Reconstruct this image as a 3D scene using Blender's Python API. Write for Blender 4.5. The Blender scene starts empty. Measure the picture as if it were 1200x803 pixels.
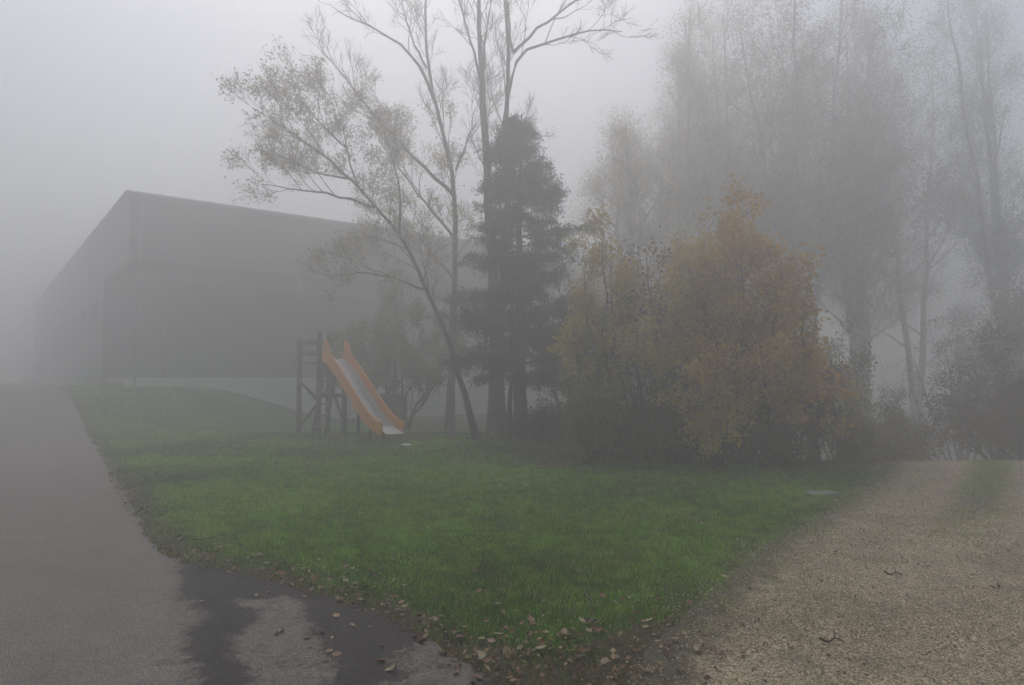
import bpy, math, random
import numpy as np
from mathutils import Vector

R = math.radians
rng = np.random.default_rng(7)
random.seed(7)
scene = bpy.context.scene
col = scene.collection

# ------------------------------------------------------------------ camera, sky, sun, exposure
CAM_H = 1.6
PITCH = math.atan(41.5 / 800.0)
cam_data = bpy.data.cameras.new('camera')
cam_data.lens = 24.0
cam_data.sensor_width = 36.0
cam_data.clip_start = 0.05
cam_data.clip_end = 2000.0
cam = bpy.data.objects.new('camera', cam_data)
col.objects.link(cam)
cam.location = (0, 0, CAM_H)
cam.rotation_euler = (math.pi / 2 + PITCH, 0, 0)
scene.camera = cam

SUN_EL, SUN_ROT = R(55), R(-8)
world = bpy.data.worlds.new('World')
scene.world = world
world.use_nodes = True
wn = world.node_tree
wn.nodes.clear()
sky = wn.nodes.new('ShaderNodeTexSky')
sky.sky_type = 'NISHITA'
sky.sun_disc = False
sky.sun_elevation = SUN_EL
sky.sun_rotation = SUN_ROT
sky.air_density = 1.0
sky.dust_density = 3.0
sky.ozone_density = 1.0
hs = wn.nodes.new('ShaderNodeHueSaturation')
hs.inputs['Saturation'].default_value = 0.92
bg = wn.nodes.new('ShaderNodeBackground')
bg.inputs['Strength'].default_value = 0.15
wo = wn.nodes.new('ShaderNodeOutputWorld')
wn.links.new(sky.outputs[0], hs.inputs['Color'])
tint = wn.nodes.new('ShaderNodeMix'); tint.data_type = 'RGBA'; tint.blend_type = 'MULTIPLY'; tint.inputs[0].default_value = 1.0
tint.inputs[7].default_value = (.985, 1.003, 1.0, 1)
wn.links.new(hs.outputs[0], tint.inputs[6])
wn.links.new(tint.outputs[2], bg.inputs['Color'])
wn.links.new(bg.outputs[0], wo.inputs['Surface'])

sl = bpy.data.lights.new('sun', 'SUN')
sl.energy = 0.6
sl.angle = R(25)
sl.color = (1.0, 0.985, 0.96)
sun = bpy.data.objects.new('sun', sl)
col.objects.link(sun)
sun_dir = Vector((math.sin(SUN_ROT) * math.cos(SUN_EL), math.cos(SUN_ROT) * math.cos(SUN_EL), math.sin(SUN_EL)))
sun.rotation_euler = (-sun_dir).to_track_quat('-Z', 'Y').to_euler()

scene.view_settings.view_transform = 'Standard'
scene.view_settings.look = 'None'
scene.view_settings.gamma = 1.0
scene.view_settings.use_curve_mapping = False
scene.view_settings.exposure = 0.0
scene.render.engine = 'CYCLES'
cy = scene.cycles
cy.max_bounces = 8
cy.diffuse_bounces = 3
cy.glossy_bounces = 2
cy.transmission_bounces = 2
cy.volume_bounces = 5
cy.transparent_max_bounces = 8
cy.use_denoising = True
cy.sample_clamp_indirect = 6.0
FOG = 0.0385

# ------------------------------------------------------------------ helpers
def tag(o, label=None, cat=None, group=None, kind=None):
    if label: o['label'] = label
    if cat: o['category'] = cat
    if group: o['group'] = group
    if kind: o['kind'] = kind
    return o

def empty(name, loc=(0, 0, 0), rz=0.0):
    o = bpy.data.objects.new(name, None)
    o.empty_display_size = 0.3
    o.location = loc
    o.rotation_euler = (0, 0, rz)
    col.objects.link(o)
    return o

def copy_tree(o, parent=None):
    c = o.copy()
    col.objects.link(c)
    c.parent = parent
    for ch in list(o.children):
        copy_tree(ch, c)
    return c

def ray(px, py):
    u, v = (px - 600) / 800.0, (401.5 - py) / 800.0
    c, s = math.cos(PITCH), math.sin(PITCH)
    return np.array([u, c - v * s, s + v * c])

def P(px, py, Y):
    d = ray(px, py)
    return np.array([0, 0, CAM_H]) + d * (Y / d[1])

def G(px, py):
    """where that picture point meets level ground"""
    d = ray(px, py)
    t = -CAM_H / d[2]
    return np.array([d[0] * t, d[1] * t])

def sstep(x, a, b):
    t = np.clip((np.asarray(x, float) - a) / (b - a), 0, 1)
    return t * t * (3 - 2 * t)

_perm = rng.random((256, 256))
def vnoise(x, y):
    x = np.asarray(x, float); y = np.asarray(y, float)
    xi = np.floor(x).astype(int); yi = np.floor(y).astype(int)
    fx = x - xi; fy = y - yi
    fx = fx * fx * (3 - 2 * fx); fy = fy * fy * (3 - 2 * fy)
    a = _perm[xi % 256, yi % 256]; b = _perm[(xi + 1) % 256, yi % 256]
    c = _perm[xi % 256, (yi + 1) % 256]; d = _perm[(xi + 1) % 256, (yi + 1) % 256]
    return (a * (1 - fx) + b * fx) * (1 - fy) + (c * (1 - fx) + d * fx) * fy

def fbm(x, y, s=1.0, o=4):
    v = 0; a = 0.5; t = 0
    for k in range(o):
        v = v + a * vnoise(x * s + 17 * k, y * s + 31 * k); t += a; a *= 0.5; s *= 2.03
    return v / t

# control lines on the ground
EDGE = np.array([(-75, 96), (-46, 62), (-30, 42), (-18.2, 27.5), (-11.2, 18), (-8.9, 14.8), (-7.0, 12), (-4.75, 8.6), (-3.33, 6.5), (-2.95, 6.1),
                 (-2.5, 5.8), (-1.82, 5.4), (-1.10, 4.88), (-.54, 4.31), (-.115, 3.69), (0.02, 3.3), (0.2, 2.4), (0.4, 1.0), (0.6, -2), (0.8, -8)], float)
TRACK_L = np.array([(0.5, -8), (0.55, -2), (0.6, 1.5), (0.78, 2.9), (1.0, 3.7), (1.48, 4.62), (2.15, 5.6), (2.68, 6.5), (3.3, 7.2), (4.15, 8.3), (5.9, 10.6),
                    (7.5, 12.8), (8.9, 15), (10.6, 18.5), (11.8, 23), (12.0, 30), (10.5, 40)], float)
TRACK_R = np.array([(5, -8), (5, -2), (5.2, 1.5), (5.5, 2.9), (6.0, 4.0), (6.8, 5.2), (7.4, 6.2), (8.0, 7.1), (8.6, 8), (9.4, 9.3), (10.6, 11.4),
                    (11.6, 13.2), (12.5, 15), (13.8, 18.5), (15.0, 23), (15.2, 30), (13.7, 40)], float)

def resample(P_, n):
    d = np.r_[0, np.cumsum(np.linalg.norm(np.diff(P_, axis=0), axis=1))]
    # smooth by Catmull-like averaging on the sampled line
    t = np.linspace(0, d[-1], n)
    return np.c_[np.interp(t, d, P_[:, 0]), np.interp(t, d, P_[:, 1])]

def smooth_line(P_, it=2):
    for _ in range(it):
        Q = [P_[0]]
        for a, b in zip(P_[:-1], P_[1:]):
            Q.append(a * .75 + b * .25); Q.append(a * .25 + b * .75)
        Q.append(P_[-1]); P_ = np.array(Q)
    return P_
EDGE_S = smooth_line(EDGE); TL_S = smooth_line(TRACK_L); TR_S = smooth_line(TRACK_R)

def edge_x(L, y):
    o = np.argsort(L[:, 1])
    return np.interp(y, L[o, 1], L[o, 0])

def dist_line(L, x, y):
    """unsigned distance to a polyline"""
    x = np.asarray(x, float).ravel(); y = np.asarray(y, float).ravel()
    best = np.full(x.shape, 1e9)
    for a, b in zip(L[:-1], L[1:]):
        ab = b - a
        t = np.clip(((x - a[0]) * ab[0] + (y - a[1]) * ab[1]) / (ab @ ab + 1e-12), 0, 1)
        best = np.minimum(best, np.hypot(x - a[0] - t * ab[0], y - a[1] - t * ab[1]))
    return best

def height(x, y):
    x = np.asarray(x, float); y = np.asarray(y, float)
    bank_x = sstep(-x, 8.0, 14.2)
    z = 1.2 * bank_x * sstep(y, 9, 28)
    z = z - 0.45 * (1 - bank_x) * sstep(y, 19, 26) * sstep(-x, -6, 2)
    yy = np.maximum(y - 12.2, 0)
    drop = np.where(yy < 3, 0.036 * yy * yy, 0.324 + 0.216 * (yy - 3))
    drop = 5.2 * (1 - np.exp(-drop / 5.2))
    z = z - drop * sstep(x, 3.5, 7.5)
    z = z + 0.05 * (fbm(x, y, 0.35, 2) - .5) * sstep(y, 4, 9)
    return z

class MB:
    def __init__(s):
        s.v = []; s.f = []; s.n = 0; s.a = []; s.m = []
    def add(s, v, f, a=None, m=0):
        v = np.asarray(v, float).reshape(-1, 3); f = np.asarray(f, int)
        if len(v) == 0: return
        s.v.append(v); s.f.append(f + s.n); s.n += len(v)
        s.a.append(np.full(len(v), .5) if a is None else np.broadcast_to(np.asarray(a, float), (len(v),)))
        s.m.append(np.full(len(f), m))
    def build(s, name, mats, parent=None, smooth=False, attr='tone'):
        me = bpy.data.meshes.new(name)
        V = np.vstack(s.v)
        sizes = np.concatenate([np.full(len(f), f.shape[1]) for f in s.f])
        loops = np.concatenate([f.ravel() for f in s.f])
        me.vertices.add(len(V)); me.vertices.foreach_set('co', V.ravel().astype(np.float32))
        me.loops.add(len(loops)); me.loops.foreach_set('vertex_index', loops.astype(np.int32))
        st = np.r_[0, np.cumsum(sizes)[:-1]]
        me.polygons.add(len(sizes)); me.polygons.foreach_set('loop_start', st.astype(np.int32))
        try: me.polygons.foreach_set('loop_total', sizes.astype(np.int32))
        except Exception: pass
        me.polygons.foreach_set('material_index', np.concatenate(s.m).astype(np.int32))
        me.polygons.foreach_set('use_smooth', np.full(len(sizes), smooth))
        at = me.attributes.new(attr, 'FLOAT', 'POINT')
        at.data.foreach_set('value', np.concatenate(s.a).astype(np.float32))
        me.update(calc_edges=True); me.validate()
        for m in (mats if isinstance(mats, (list, tuple)) else [mats]): me.materials.append(m)
        o = bpy.data.objects.new(name, me); col.objects.link(o); o.parent = parent
        return o
    def box(s, c, size, rot=None, a=.5, m=0, bev=0.0):
        sx, sy, sz = [q / 2 for q in size]
        c = np.asarray(c, float)
        if bev > 0:
            b = min(bev, sx * .9, sy * .9, sz * .9)
            pts = []; 
            for z, sh in ((-sz, b), (-sz + b, 0), (sz - b, 0), (sz, b)):
                X, Y = sx - sh, sy - sh; k = b * .6
                pts += [(-X + k, -Y, z), (X - k, -Y, z), (X, -Y + k, z), (X, Y - k, z), (X - k, Y, z), (-X + k, Y, z), (-X, Y - k, z), (-X, -Y + k, z)]
            v = np.array(pts)
            if rot is not None: v = v @ np.asarray(rot).T
            q = [[l * 8 + i, l * 8 + (i + 1) % 8, (l + 1) * 8 + (i + 1) % 8, (l + 1) * 8 + i] for l in range(3) for i in range(8)]
            n0 = s.n; s.add(v + c, q, a, m)
            s.f.append(np.array([[n0 + i for i in range(7, -1, -1)], [n0 + 24 + i for i in range(8)]])); s.m.append(np.full(2, m))
            return
        v = np.array([(x, y, z) for z in (-sz, sz) for y in (-sy, sy) for x in (-sx, sx)])
        if rot is not None: v = v @ np.asarray(rot).T
        s.add(v + c, [(0, 2, 3, 1), (4, 5, 7, 6), (0, 1, 5, 4), (2, 6, 7, 3), (0, 4, 6, 2), (1, 3, 7, 5)], a, m)
    def beam(s, p, q, w, h, up=(0, 0, 1), a=.5, m=0, bev=0.006):
        p = np.asarray(p, float); q = np.asarray(q, float)
        d = q - p; L = np.linalg.norm(d); d /= L
        up = np.asarray(up, float)
        if abs(d @ up) > .98: up = np.array([0, 1, 0.])
        r = np.cross(d, up); r /= np.linalg.norm(r); u = np.cross(r, d)
        s.box((p + q) / 2, (w, L, h), np.c_[r, d, u], a, m, bev)
    def tubes(s, B, Rr, sides=5, m=0, a=.5):
        """B: n x K x 3 centre lines, Rr: n x K radii"""
        if len(B) == 0: return
        B = np.asarray(B, float); Rr = np.asarray(Rr, float)
        n, K, _ = B.shape
        T = np.gradient(B, axis=1); T /= np.linalg.norm(T, axis=2, keepdims=True) + 1e-9
        ref = np.where(np.abs(T[..., 2:3]) > .9, np.array([1., 0, 0]), np.array([0, 0, 1.]))
        U = np.cross(T, ref); U /= np.linalg.norm(U, axis=2, keepdims=True) + 1e-9
        W = np.cross(T, U)
        ang = np.arange(sides) * 2 * np.pi / sides
        ring = B[:, :, None] + Rr[:, :, None, None] * (np.cos(ang)[None, None, :, None] * U[:, :, None] + np.sin(ang)[None, None, :, None] * W[:, :, None])
        V = ring.reshape(-1, 3)
        k, i = np.meshgrid(np.arange(K - 1), np.arange(sides), indexing='ij'); k = k.ravel(); i = i.ravel(); j = (i + 1) % sides
        F = np.c_[k * sides + i, k * sides + j, (k + 1) * sides + j, (k + 1) * sides + i]
        F = (F[None] + (np.arange(n) * K * sides)[:, None, None]).reshape(-1, 4)
        s.add(V, F, a, m)

# ------------------------------------------------------------------ materials
def mat(name, rough=.8):
    m = bpy.data.materials.new(name); m.use_nodes = True
    b = m.node_tree.nodes['Principled BSDF']; b.inputs['Roughness'].default_value = rough
    return m, m.node_tree, b

def N(nt, t, **k):
    n = nt.nodes.new(t)
    for a, v in k.items():
        if a in n.inputs.keys(): n.inputs[a].default_value = v
        else: setattr(n, a, v)
    return n

def ramp(nt, fac, stops, interp='LINEAR'):
    r = nt.nodes.new('ShaderNodeValToRGB'); r.color_ramp.interpolation = interp
    e = r.color_ramp.elements
    while len(e) < len(stops): e.new(.5)
    for i, (p, c) in enumerate(stops):
        e[i].position = p; e[i].color = (*c, 1) if len(c) == 3 else c
    nt.links.new(fac, r.inputs[0]); return r.outputs[0]

def mix(nt, fac, a, b, mode='MIX'):
    n = nt.nodes.new('ShaderNodeMix'); n.data_type = 'RGBA'; n.blend_type = mode
    for s_, v in ((n.inputs[0], fac), (n.inputs[6], a), (n.inputs[7], b)):
        if hasattr(v, 'is_linked'): nt.links.new(v, s_)
        elif isinstance(v, (int, float)): s_.default_value = v
        else: s_.default_value = (*v, 1)
    return n.outputs[2]

def math_(nt, op, a, b=None, c=None):
    n = nt.nodes.new('ShaderNodeMath'); n.operation = op
    for i, v in enumerate((a, b, c)):
        if v is None: continue
        if hasattr(v, 'is_linked'): nt.links.new(v, n.inputs[i])
        else: n.inputs[i].default_value = v
    return n.outputs[0]

def noise(nt, scale, detail=4, rough=.55, vec=None, dist=0):
    n = nt.nodes.new('ShaderNodeTexNoise'); n.inputs['Scale'].default_value = scale
    n.inputs['Detail'].default_value = detail; n.inputs['Roughness'].default_value = rough; n.inputs['Distortion'].default_value = dist
    if vec is None:
        tc = nt.nodes.new('ShaderNodeTexCoord'); vec = tc.outputs['Object']
    nt.links.new(vec, n.inputs['Vector']); return n.outputs['Fac']

def attr(nt, name):
    a = nt.nodes.new('ShaderNodeAttribute'); a.attribute_name = name; return a.outputs['Fac']

def bump(nt, b, h, strength=.4, dist=.01):
    n = nt.nodes.new('ShaderNodeBump'); n.inputs['Strength'].default_value = strength; n.inputs['Distance'].default_value = dist
    nt.links.new(h, n.inputs['Height']); nt.links.new(n.outputs[0], b.inputs['Normal'])

def leaf_mat(name, stops, trans=.35, rough=.55):
    m, nt, b = mat(name, rough)
    c = ramp(nt, attr(nt, 'tone'), stops)
    nt.links.new(c, b.inputs['Base Color'])
    b.inputs['Specular IOR Level'].default_value = .3
    t = nt.nodes.new('ShaderNodeBsdfTranslucent'); nt.links.new(c, t.inputs['Color'])
    ms = nt.nodes.new('ShaderNodeMixShader'); ms.inputs[0].default_value = trans
    out = nt.nodes['Material Output']
    nt.links.new(b.outputs[0], ms.inputs[1]); nt.links.new(t.outputs[0], ms.inputs[2]); nt.links.new(ms.outputs[0], out.inputs[0])
    return m

def plain(name, c, c2=None, scale=6, rough=.8, bmp=0, metal=0, stretch=None):
    m, nt, b = mat(name, rough)
    vec = None
    if stretch:
        tc = nt.nodes.new('ShaderNodeTexCoord'); mp = nt.nodes.new('ShaderNodeMapping'); mp.inputs['Scale'].default_value = stretch
        nt.links.new(tc.outputs['Object'], mp.inputs[0]); vec = mp.outputs[0]
    n = noise(nt, scale, 5, .6, vec)
    cc = ramp(nt, n, [(.3, c), (.7, c2 or tuple(q * .7 for q in c))])
    nt.links.new(cc, b.inputs['Base Color']); b.inputs['Metallic'].default_value = metal
    if bmp: bump(nt, b, n, bmp, .02)
    return m

M = {}
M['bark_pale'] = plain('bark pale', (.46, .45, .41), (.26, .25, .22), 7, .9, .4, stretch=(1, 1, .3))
M['bark_grey'] = plain('bark grey', (.19, .18, .155), (.09, .085, .072), 9, .9, .6, stretch=(1, 1, .25))
M['bark_dark'] = plain('bark dark', (.06, .052, .043), (.028, .025, .02), 9, .9, .6, stretch=(1, 1, .25))
M['twig'] = plain('twig', (.15, .125, .10), (.085, .07, .058), 4, .85)
M['twig_purple'] = plain('twig purple brown', (.075, .055, .05), (.04, .032, .03), 4, .85)
M['leaf_orange'] = leaf_mat('orange autumn leaves', [(0, (.20, .16, .03)), (.3, (.42, .29, .04)), (.65, (.60, .34, .045)), (1, (.74, .50, .10))])
M['leaf_yellow'] = leaf_mat('yellow autumn leaves', [(0, (.18, .17, .035)), (.4, (.46, .34, .055)), (1, (.70, .50, .10))])
M['leaf_olive'] = leaf_mat('olive leaves', [(0, (.08, .09, .03)), (.5, (.18, .16, .045)), (1, (.32, .25, .07))])
M['leaf_pale'] = leaf_mat('pale beige leaves', [(0, (.28, .22, .13)), (.5, (.50, .40, .23)), (1, (.66, .54, .33))], .5)
M['leaf_green'] = leaf_mat('dull green leaves', [(0, (.035, .05, .02)), (.6, (.07, .085, .035)), (1, (.13, .13, .05))])
M['leaf_brown'] = leaf_mat('brown leaves', [(0, (.05, .035, .02)), (.5, (.12, .075, .035)), (1, (.2, .12, .05))])
M['needle'] = leaf_mat('conifer needles', [(0, (.02, .03, .018)), (.6, (.04, .058, .034)), (1, (.08, .10, .05))], .1)
M['steel'] = plain('slide steel', (.50, .50, .51), (.40, .40, .41), 3, .42, 0, .2)
M['orange'] = plain('orange slide sides', (.88, .33, .03), (.76, .27, .03), 5, .5)
M['wood_dark'] = plain('tower timber', (.085, .07, .055), (.05, .043, .036), 5, .8, .3, stretch=(6, 6, .6))
M['wood_pale'] = plain('tower step timber', (.30, .28, .24), (.2, .185, .16), 5, .8, .3)
M['plaster'] = plain('pale plinth render', (.82, .81, .74), (.74, .73, .66), 1.2, .9, .2)
M['door'] = plain('dark green door', (.045, .06, .055), (.035, .045, .042), 3, .6)
M['metal_grey'] = plain('grey zinc', (.2, .2, .2), (.15, .15, .15), 3, .5, 0, .3)
M['concrete'] = plain('grey concrete cover', (.30, .30, .27), (.17, .17, .145), 9, .85, .3)
M['plastic_white_and_sheen'] = plain('white plastic and slide sheen', (.78, .78, .76), (.66, .66, .64), 6, .5)

def cladding(name, c1, c2, pitch=.14):
    m, nt, b = mat(name, .85)
    a = attr(nt, 'along')
    board = math_(nt, 'FLOOR', math_(nt, 'DIVIDE', a, pitch))
    wn_ = nt.nodes.new('ShaderNodeTexWhiteNoise'); wn_.noise_dimensions = '1D'; nt.links.new(board, wn_.inputs['W'])
    cc = mix(nt, wn_.outputs['Value'], c1, c2)
    fr = math_(nt, 'FRACT', math_(nt, 'DIVIDE', a, pitch))
    gap = math_(nt, 'LESS_THAN', fr, .08)
    cc = mix(nt, gap, cc, tuple(q * .35 for q in c1))
    st = noise(nt, .8, 5, .6)
    cc = mix(nt, math_(nt, 'MULTIPLY', st, .5), cc, tuple(q * .5 for q in c1))
    nt.links.new(cc, b.inputs['Base Color'])
    bump(nt, b, gap, -.5, .01)
    return m
M['clad_dark'] = cladding('dark weathered boards', (.05, .046, .042), (.075, .068, .06))
M['clad_side'] = cladding('pale weathered boards', (.26, .25, .22), (.20, .19, .165))
M['roof'] = plain('roof sheeting', (.17, .165, .16), (.12, .117, .112), 2, .8)

# ground: soil under the turf
def ground_mat():
    m, nt, b = mat('soil and turf', .95)
    b.inputs['Specular IOR Level'].default_value = .15
    soil = attr(nt, 'tone')
    n1 = noise(nt, 3.0, 6, .65); n2 = noise(nt, 40, 4, .7)
    turf = ramp(nt, n1, [(.3, (.04, .065, .015)), (.7, (.06, .10, .024))])
    dirt = ramp(nt, n2, [(.3, (.035, .033, .018)), (.55, (.085, .075, .04)), (.8, (.16, .13, .08))])
    f = math_(nt, 'ADD', soil, math_(nt, 'MULTIPLY', math_(nt, 'SUBTRACT', noise(nt, 5, 5, .7), .5), .9))
    f = ramp(nt, f, [(.35, (0, 0, 0)), (.6, (1, 1, 1))])
    nt.links.new(mix(nt, f, turf, dirt), b.inputs['Base Color'])
    bump(nt, b, n2, .8, .015)
    return m
M['ground'] = ground_mat()

def asphalt_mat():
    m, nt, b = mat('worn asphalt', .8)
    wet = attr(nt, 'tone')
    big = noise(nt, 2.2, 6, .62); fine = noise(nt, 160, 3, .75); mid = noise(nt, 28, 4, .7)
    vo = nt.nodes.new('ShaderNodeTexVoronoi'); vo.inputs['Scale'].default_value = 190
    tc = nt.nodes.new('ShaderNodeTexCoord'); nt.links.new(tc.outputs['Object'], vo.inputs['Vector'])
    w = math_(nt, 'ADD', wet, math_(nt, 'MULTIPLY', math_(nt, 'SUBTRACT', big, .5), .8))
    w = math_(nt, 'ADD', w, math_(nt, 'MULTIPLY', math_(nt, 'SUBTRACT', mid, .5), .8))
    w = math_(nt, 'ADD', w, math_(nt, 'MULTIPLY', math_(nt, 'SUBTRACT', noise(nt, 9, 5, .7), .5), 1.1))
    w = ramp(nt, w, [(.20, (0, 0, 0)), (.48, (.45, .45, .45)), (.56, (.9, .9, .9)), (.8, (1, 1, 1))])
    dry = mix(nt, big, (.085, .076, .066), (.155, .139, .123))
    dark = mix(nt, big, (.016, .0135, .012), (.032, .027, .024))
    c = mix(nt, w, dry, dark)
    grain = ramp(nt, math_(nt, 'MULTIPLY_ADD', fine, .6, math_(nt, 'MULTIPLY', vo.outputs['Distance'], .5)), [(.32, (.15, .15, .15)), (.5, (.9, .9, .9)), (.66, (2.9, 2.75, 2.6))])
    c = mix(nt, 1.0, c, grain, 'MULTIPLY')
    spk = nt.nodes.new('ShaderNodeTexVoronoi'); spk.inputs['Scale'].default_value = 60; nt.links.new(tc.outputs['Object'], spk.inputs['Vector'])
    sp = math_(nt, 'LESS_THAN', spk.outputs['Distance'], .13)
    c = mix(nt, math_(nt, 'MULTIPLY', sp, .75), c, (.36, .33, .28))
    # moss film along the crown of the lane
    ms = attr(nt, 'moss')
    mo = ramp(nt, math_(nt, 'ADD', ms, math_(nt, 'MULTIPLY', math_(nt, 'SUBTRACT', noise(nt, 3.5, 5, .7), .5), 1.1)), [(.5, (0, 0, 0)), (.85, (1, 1, 1))])
    c = mix(nt, math_(nt, 'MULTIPLY', mo, .28), c, (.12, .125, .05))
    nt.links.new(c, b.inputs['Base Color'])
    nt.links.new(ramp(nt, w, [(0, (.75,) * 3), (1, (.7,) * 3)]), b.inputs['Roughness'])
    b.inputs['Specular IOR Level'].default_value = .32
    bump(nt, b, math_(nt, 'ADD', fine, math_(nt, 'MULTIPLY', vo.outputs['Distance'], .6)), .7, .006)
    return m
M['asphalt'] = asphalt_mat()

def gravel_mat():
    m, nt, b = mat('compacted gravel', .9)
    mask = attr(nt, 'tone')          # 1 = open gravel, 0 = grown over
    tc = nt.nodes.new('ShaderNodeTexCoord')
    vo = nt.nodes.new('ShaderNodeTexVoronoi'); vo.inputs['Scale'].default_value = 75; nt.links.new(tc.outputs['Object'], vo.inputs['Vector'])
    vc = nt.nodes.new('ShaderNodeSeparateColor'); nt.links.new(vo.outputs['Color'], vc.inputs[0])
    st = ramp(nt, vc.outputs[0], [(0, (.20, .15, .10)), (.35, (.42, .335, .22)), (.75, (.62, .51, .35)), (1, (.74, .65, .48))])
    crack = ramp(nt, vo.outputs['Distance'], [(.35, (1, 1, 1)), (.7, (.45, .40, .33))])
    c = mix(nt, 1.0, st, crack, 'MULTIPLY')
    big = noise(nt, 1.6, 6, .65)
    c = mix(nt, ramp(nt, big, [(.46, (0, 0, 0)), (.72, (.8, .8, .8))]), c, (.085, .07, .042))
    f = math_(nt, 'ADD', mask, math_(nt, 'MULTIPLY', math_(nt, 'SUBTRACT', noise(nt, 6, 6, .75), .5), 1.0))
    f = ramp(nt, f, [(.35, (0, 0, 0)), (.62, (1, 1, 1))])
    dirt = ramp(nt, noise(nt, 40, 4, .7), [(.3, (.04, .038, .02)), (.7, (.13, .11, .065))])
    nt.links.new(mix(nt, f, dirt, c), b.inputs['Base Color'])
    bump(nt, b, vo.outputs['Distance'], -.8, .012)
    return m
M['gravel'] = gravel_mat()
M['stone'] = leaf_mat('gravel stones', [(0, (.18, .13, .08)), (.4, (.44, .355, .23)), (.8, (.66, .55, .38)), (1, (.80, .72, .55))], 0.0, .85)
M['blade'] = leaf_mat('grass blades', [(0, (.075, .13, .016)), (.45, (.21, .42, .036)), (.8, (.34, .60, .07)), (1, (.50, .44, .16))], .42, .5)
M['litter'] = leaf_mat('leaf litter', [(0, (.05, .03, .018)), (.4, (.13, .07, .035)), (.75, (.26, .16, .08)), (1, (.48, .38, .22))], .15, .6)

# ------------------------------------------------------------------ ground sheets
def grid_mesh(name, X, Y, Z, tone, material, kind='structure', extra=None, skirt=False):
    nu, nv = X.shape
    V = np.stack([X, Y, Z], -1).reshape(-1, 3)
    i, j = np.meshgrid(np.arange(nu - 1), np.arange(nv - 1), indexing='ij'); a = (i * nv + j).ravel()
    F = np.c_[a, a + nv, a + nv + 1, a + 1]
    p, q, r = V[F[0, 0]], V[F[0, 1]], V[F[0, 3]]
    if np.cross(q - p, r - p)[2] < 0: F = F[:, ::-1]
    mb = MB(); mb.add(V, F, tone.ravel())
    o = mb.build(name, material, None, True)
    if extra:
        for k, v in extra.items():
            at = o.data.attributes.new(k, 'FLOAT', 'POINT'); at.data.foreach_set('value', v.ravel().astype(np.float32))
    tag(o, kind=kind)
    return o

def soil_field(x, y):
    sh = np.asarray(x).shape
    x = np.asarray(x, float).ravel(); y = np.asarray(y, float).ravel()
    near = (np.abs(x) < 40) & (y < 45) & (y > -10)
    s = np.zeros_like(x)
    xx, yy = x[near], y[near]
    dE = dist_line(EDGE_S, xx, yy); dT = dist_line(TL_S, xx, yy)
    v = 0.75 * (1 - sstep(dE, .05, .55)) + 0.62 * (1 - sstep(dT, .1, 1.0))
    v = v + .5 * (1 - sstep(np.hypot((xx - .8) / 1.1, (yy - 3.9) / .75), .35, 1.05))   # bare leafy corner between road and track
    v = v + .8 * sstep(yy, 11.2, 13.0) * sstep(xx, -1.5, 1.0)                       # under the thicket
    v = v + .75 * sstep(yy, 18.2, 20) * sstep(xx, -5.5, -3.5)
    s[near] = v
    return s.reshape(sh)

u = np.linspace(-1, 1, 361)
def warp(t, a, b, k): return a + b * np.sinh(k * t) / np.sinh(k)
GX, GY = np.meshgrid(warp(u, 0, 380, 5.2), warp(u, 9, 380, 5.2), indexing='ij')
GZ = height(GX, GY)
# keep the soil below the road and track sheets
grid_mesh('ground', GX, GY, GZ, soil_field(GX, GY), M['ground'])

n = 900
e = resample(EDGE_S, n)
dd = np.r_[0, np.cumsum(np.linalg.norm(np.diff(e, axis=0), axis=1))]
# denser samples close to the camera
key = np.interp(np.linspace(0, 1, 1400) ** 1.0, [0, .12, .3, 1], [0, .45, .72, 1]) * dd[-1]
e = np.c_[np.interp(key, dd, e[:, 0]), np.interp(key, dd, e[:, 1])]
tg = np.gradient(e, axis=0); tg /= np.linalg.norm(tg, axis=1, keepdims=True)
nrm = np.c_[-tg[:, 1], tg[:, 0]]
wob = (fbm(key * 1.0, key * 0 + 3.3, 3.0, 5) - .5) * .16 * np.clip(e[:, 1] / 6, .6, 1.6)
e2 = e + nrm * wob[:, None]
far = np.stack([np.interp(e[:, 1], [-8, 3, 8, 14, 30, 96], [-12, -11, -12, -16.5, -28, -84]), e[:, 1] - np.interp(e[:, 1], [-8, 6, 15, 96], [0, 0, 2.5, 5])], 1)
uu = np.linspace(0, 1, 150) ** 1.7
AX = e2[:, None, 0] * (1 - uu) + far[:, None, 0] * uu
AY = e2[:, None, 1] * (1 - uu) + far[:, None, 1] * uu
AZ = height(AX, AY) + .022 - .03 * (uu[None] == 0) - .006 * np.exp(-uu[None] * 60)

def patch(x, y, pts, soft, wob=.34):
    """inside a closed ground outline, as a soft 0..1 field"""
    x = np.asarray(x) + (fbm(np.asarray(x) + 7, y, 1.9, 5) - .5) * wob * 1.6; y = np.asarray(y) + (fbm(np.asarray(x) - 9, np.asarray(y) + 5, 2.3, 5) - .5) * wob; inside = np.zeros(x.shape, bool)
    for (x1, y1), (x2, y2) in zip(pts, np.roll(pts, -1, 0)):
        c = ((y1 > y) != (y2 > y)) & (x < (x2 - x1) * (y - y1) / (y2 - y1 + 1e-12) + x1)
        inside ^= c
    d = dist_line(np.vstack([pts, pts[:1]]), x, y).reshape(x.shape)
    return sstep(np.where(inside, d, -d), -soft, soft)
near = (np.abs(AX) < 14) & (AY < 16)
wet = np.zeros_like(AX)
dark_poly = np.array([G(165, 590), G(205, 655), G(212, 720), G(228, 803), (-1.6, 2.6), (-1.4, -6), (2, -6), (2, 9)])
pale1 = np.array([G(275, 704), G(345, 694), G(362, 730), G(398, 760), G(385, 803), (-.8, 2.9), (-1.35, 2.9), G(290, 803)])
pale2 = np.array([G(430, 803), G(455, 768), G(520, 752), G(572, 770), G(578, 803), (0, 3.0), (-.6, 3.0)])
wv = .95 * patch(AX[near], AY[near], dark_poly, .22)
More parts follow.
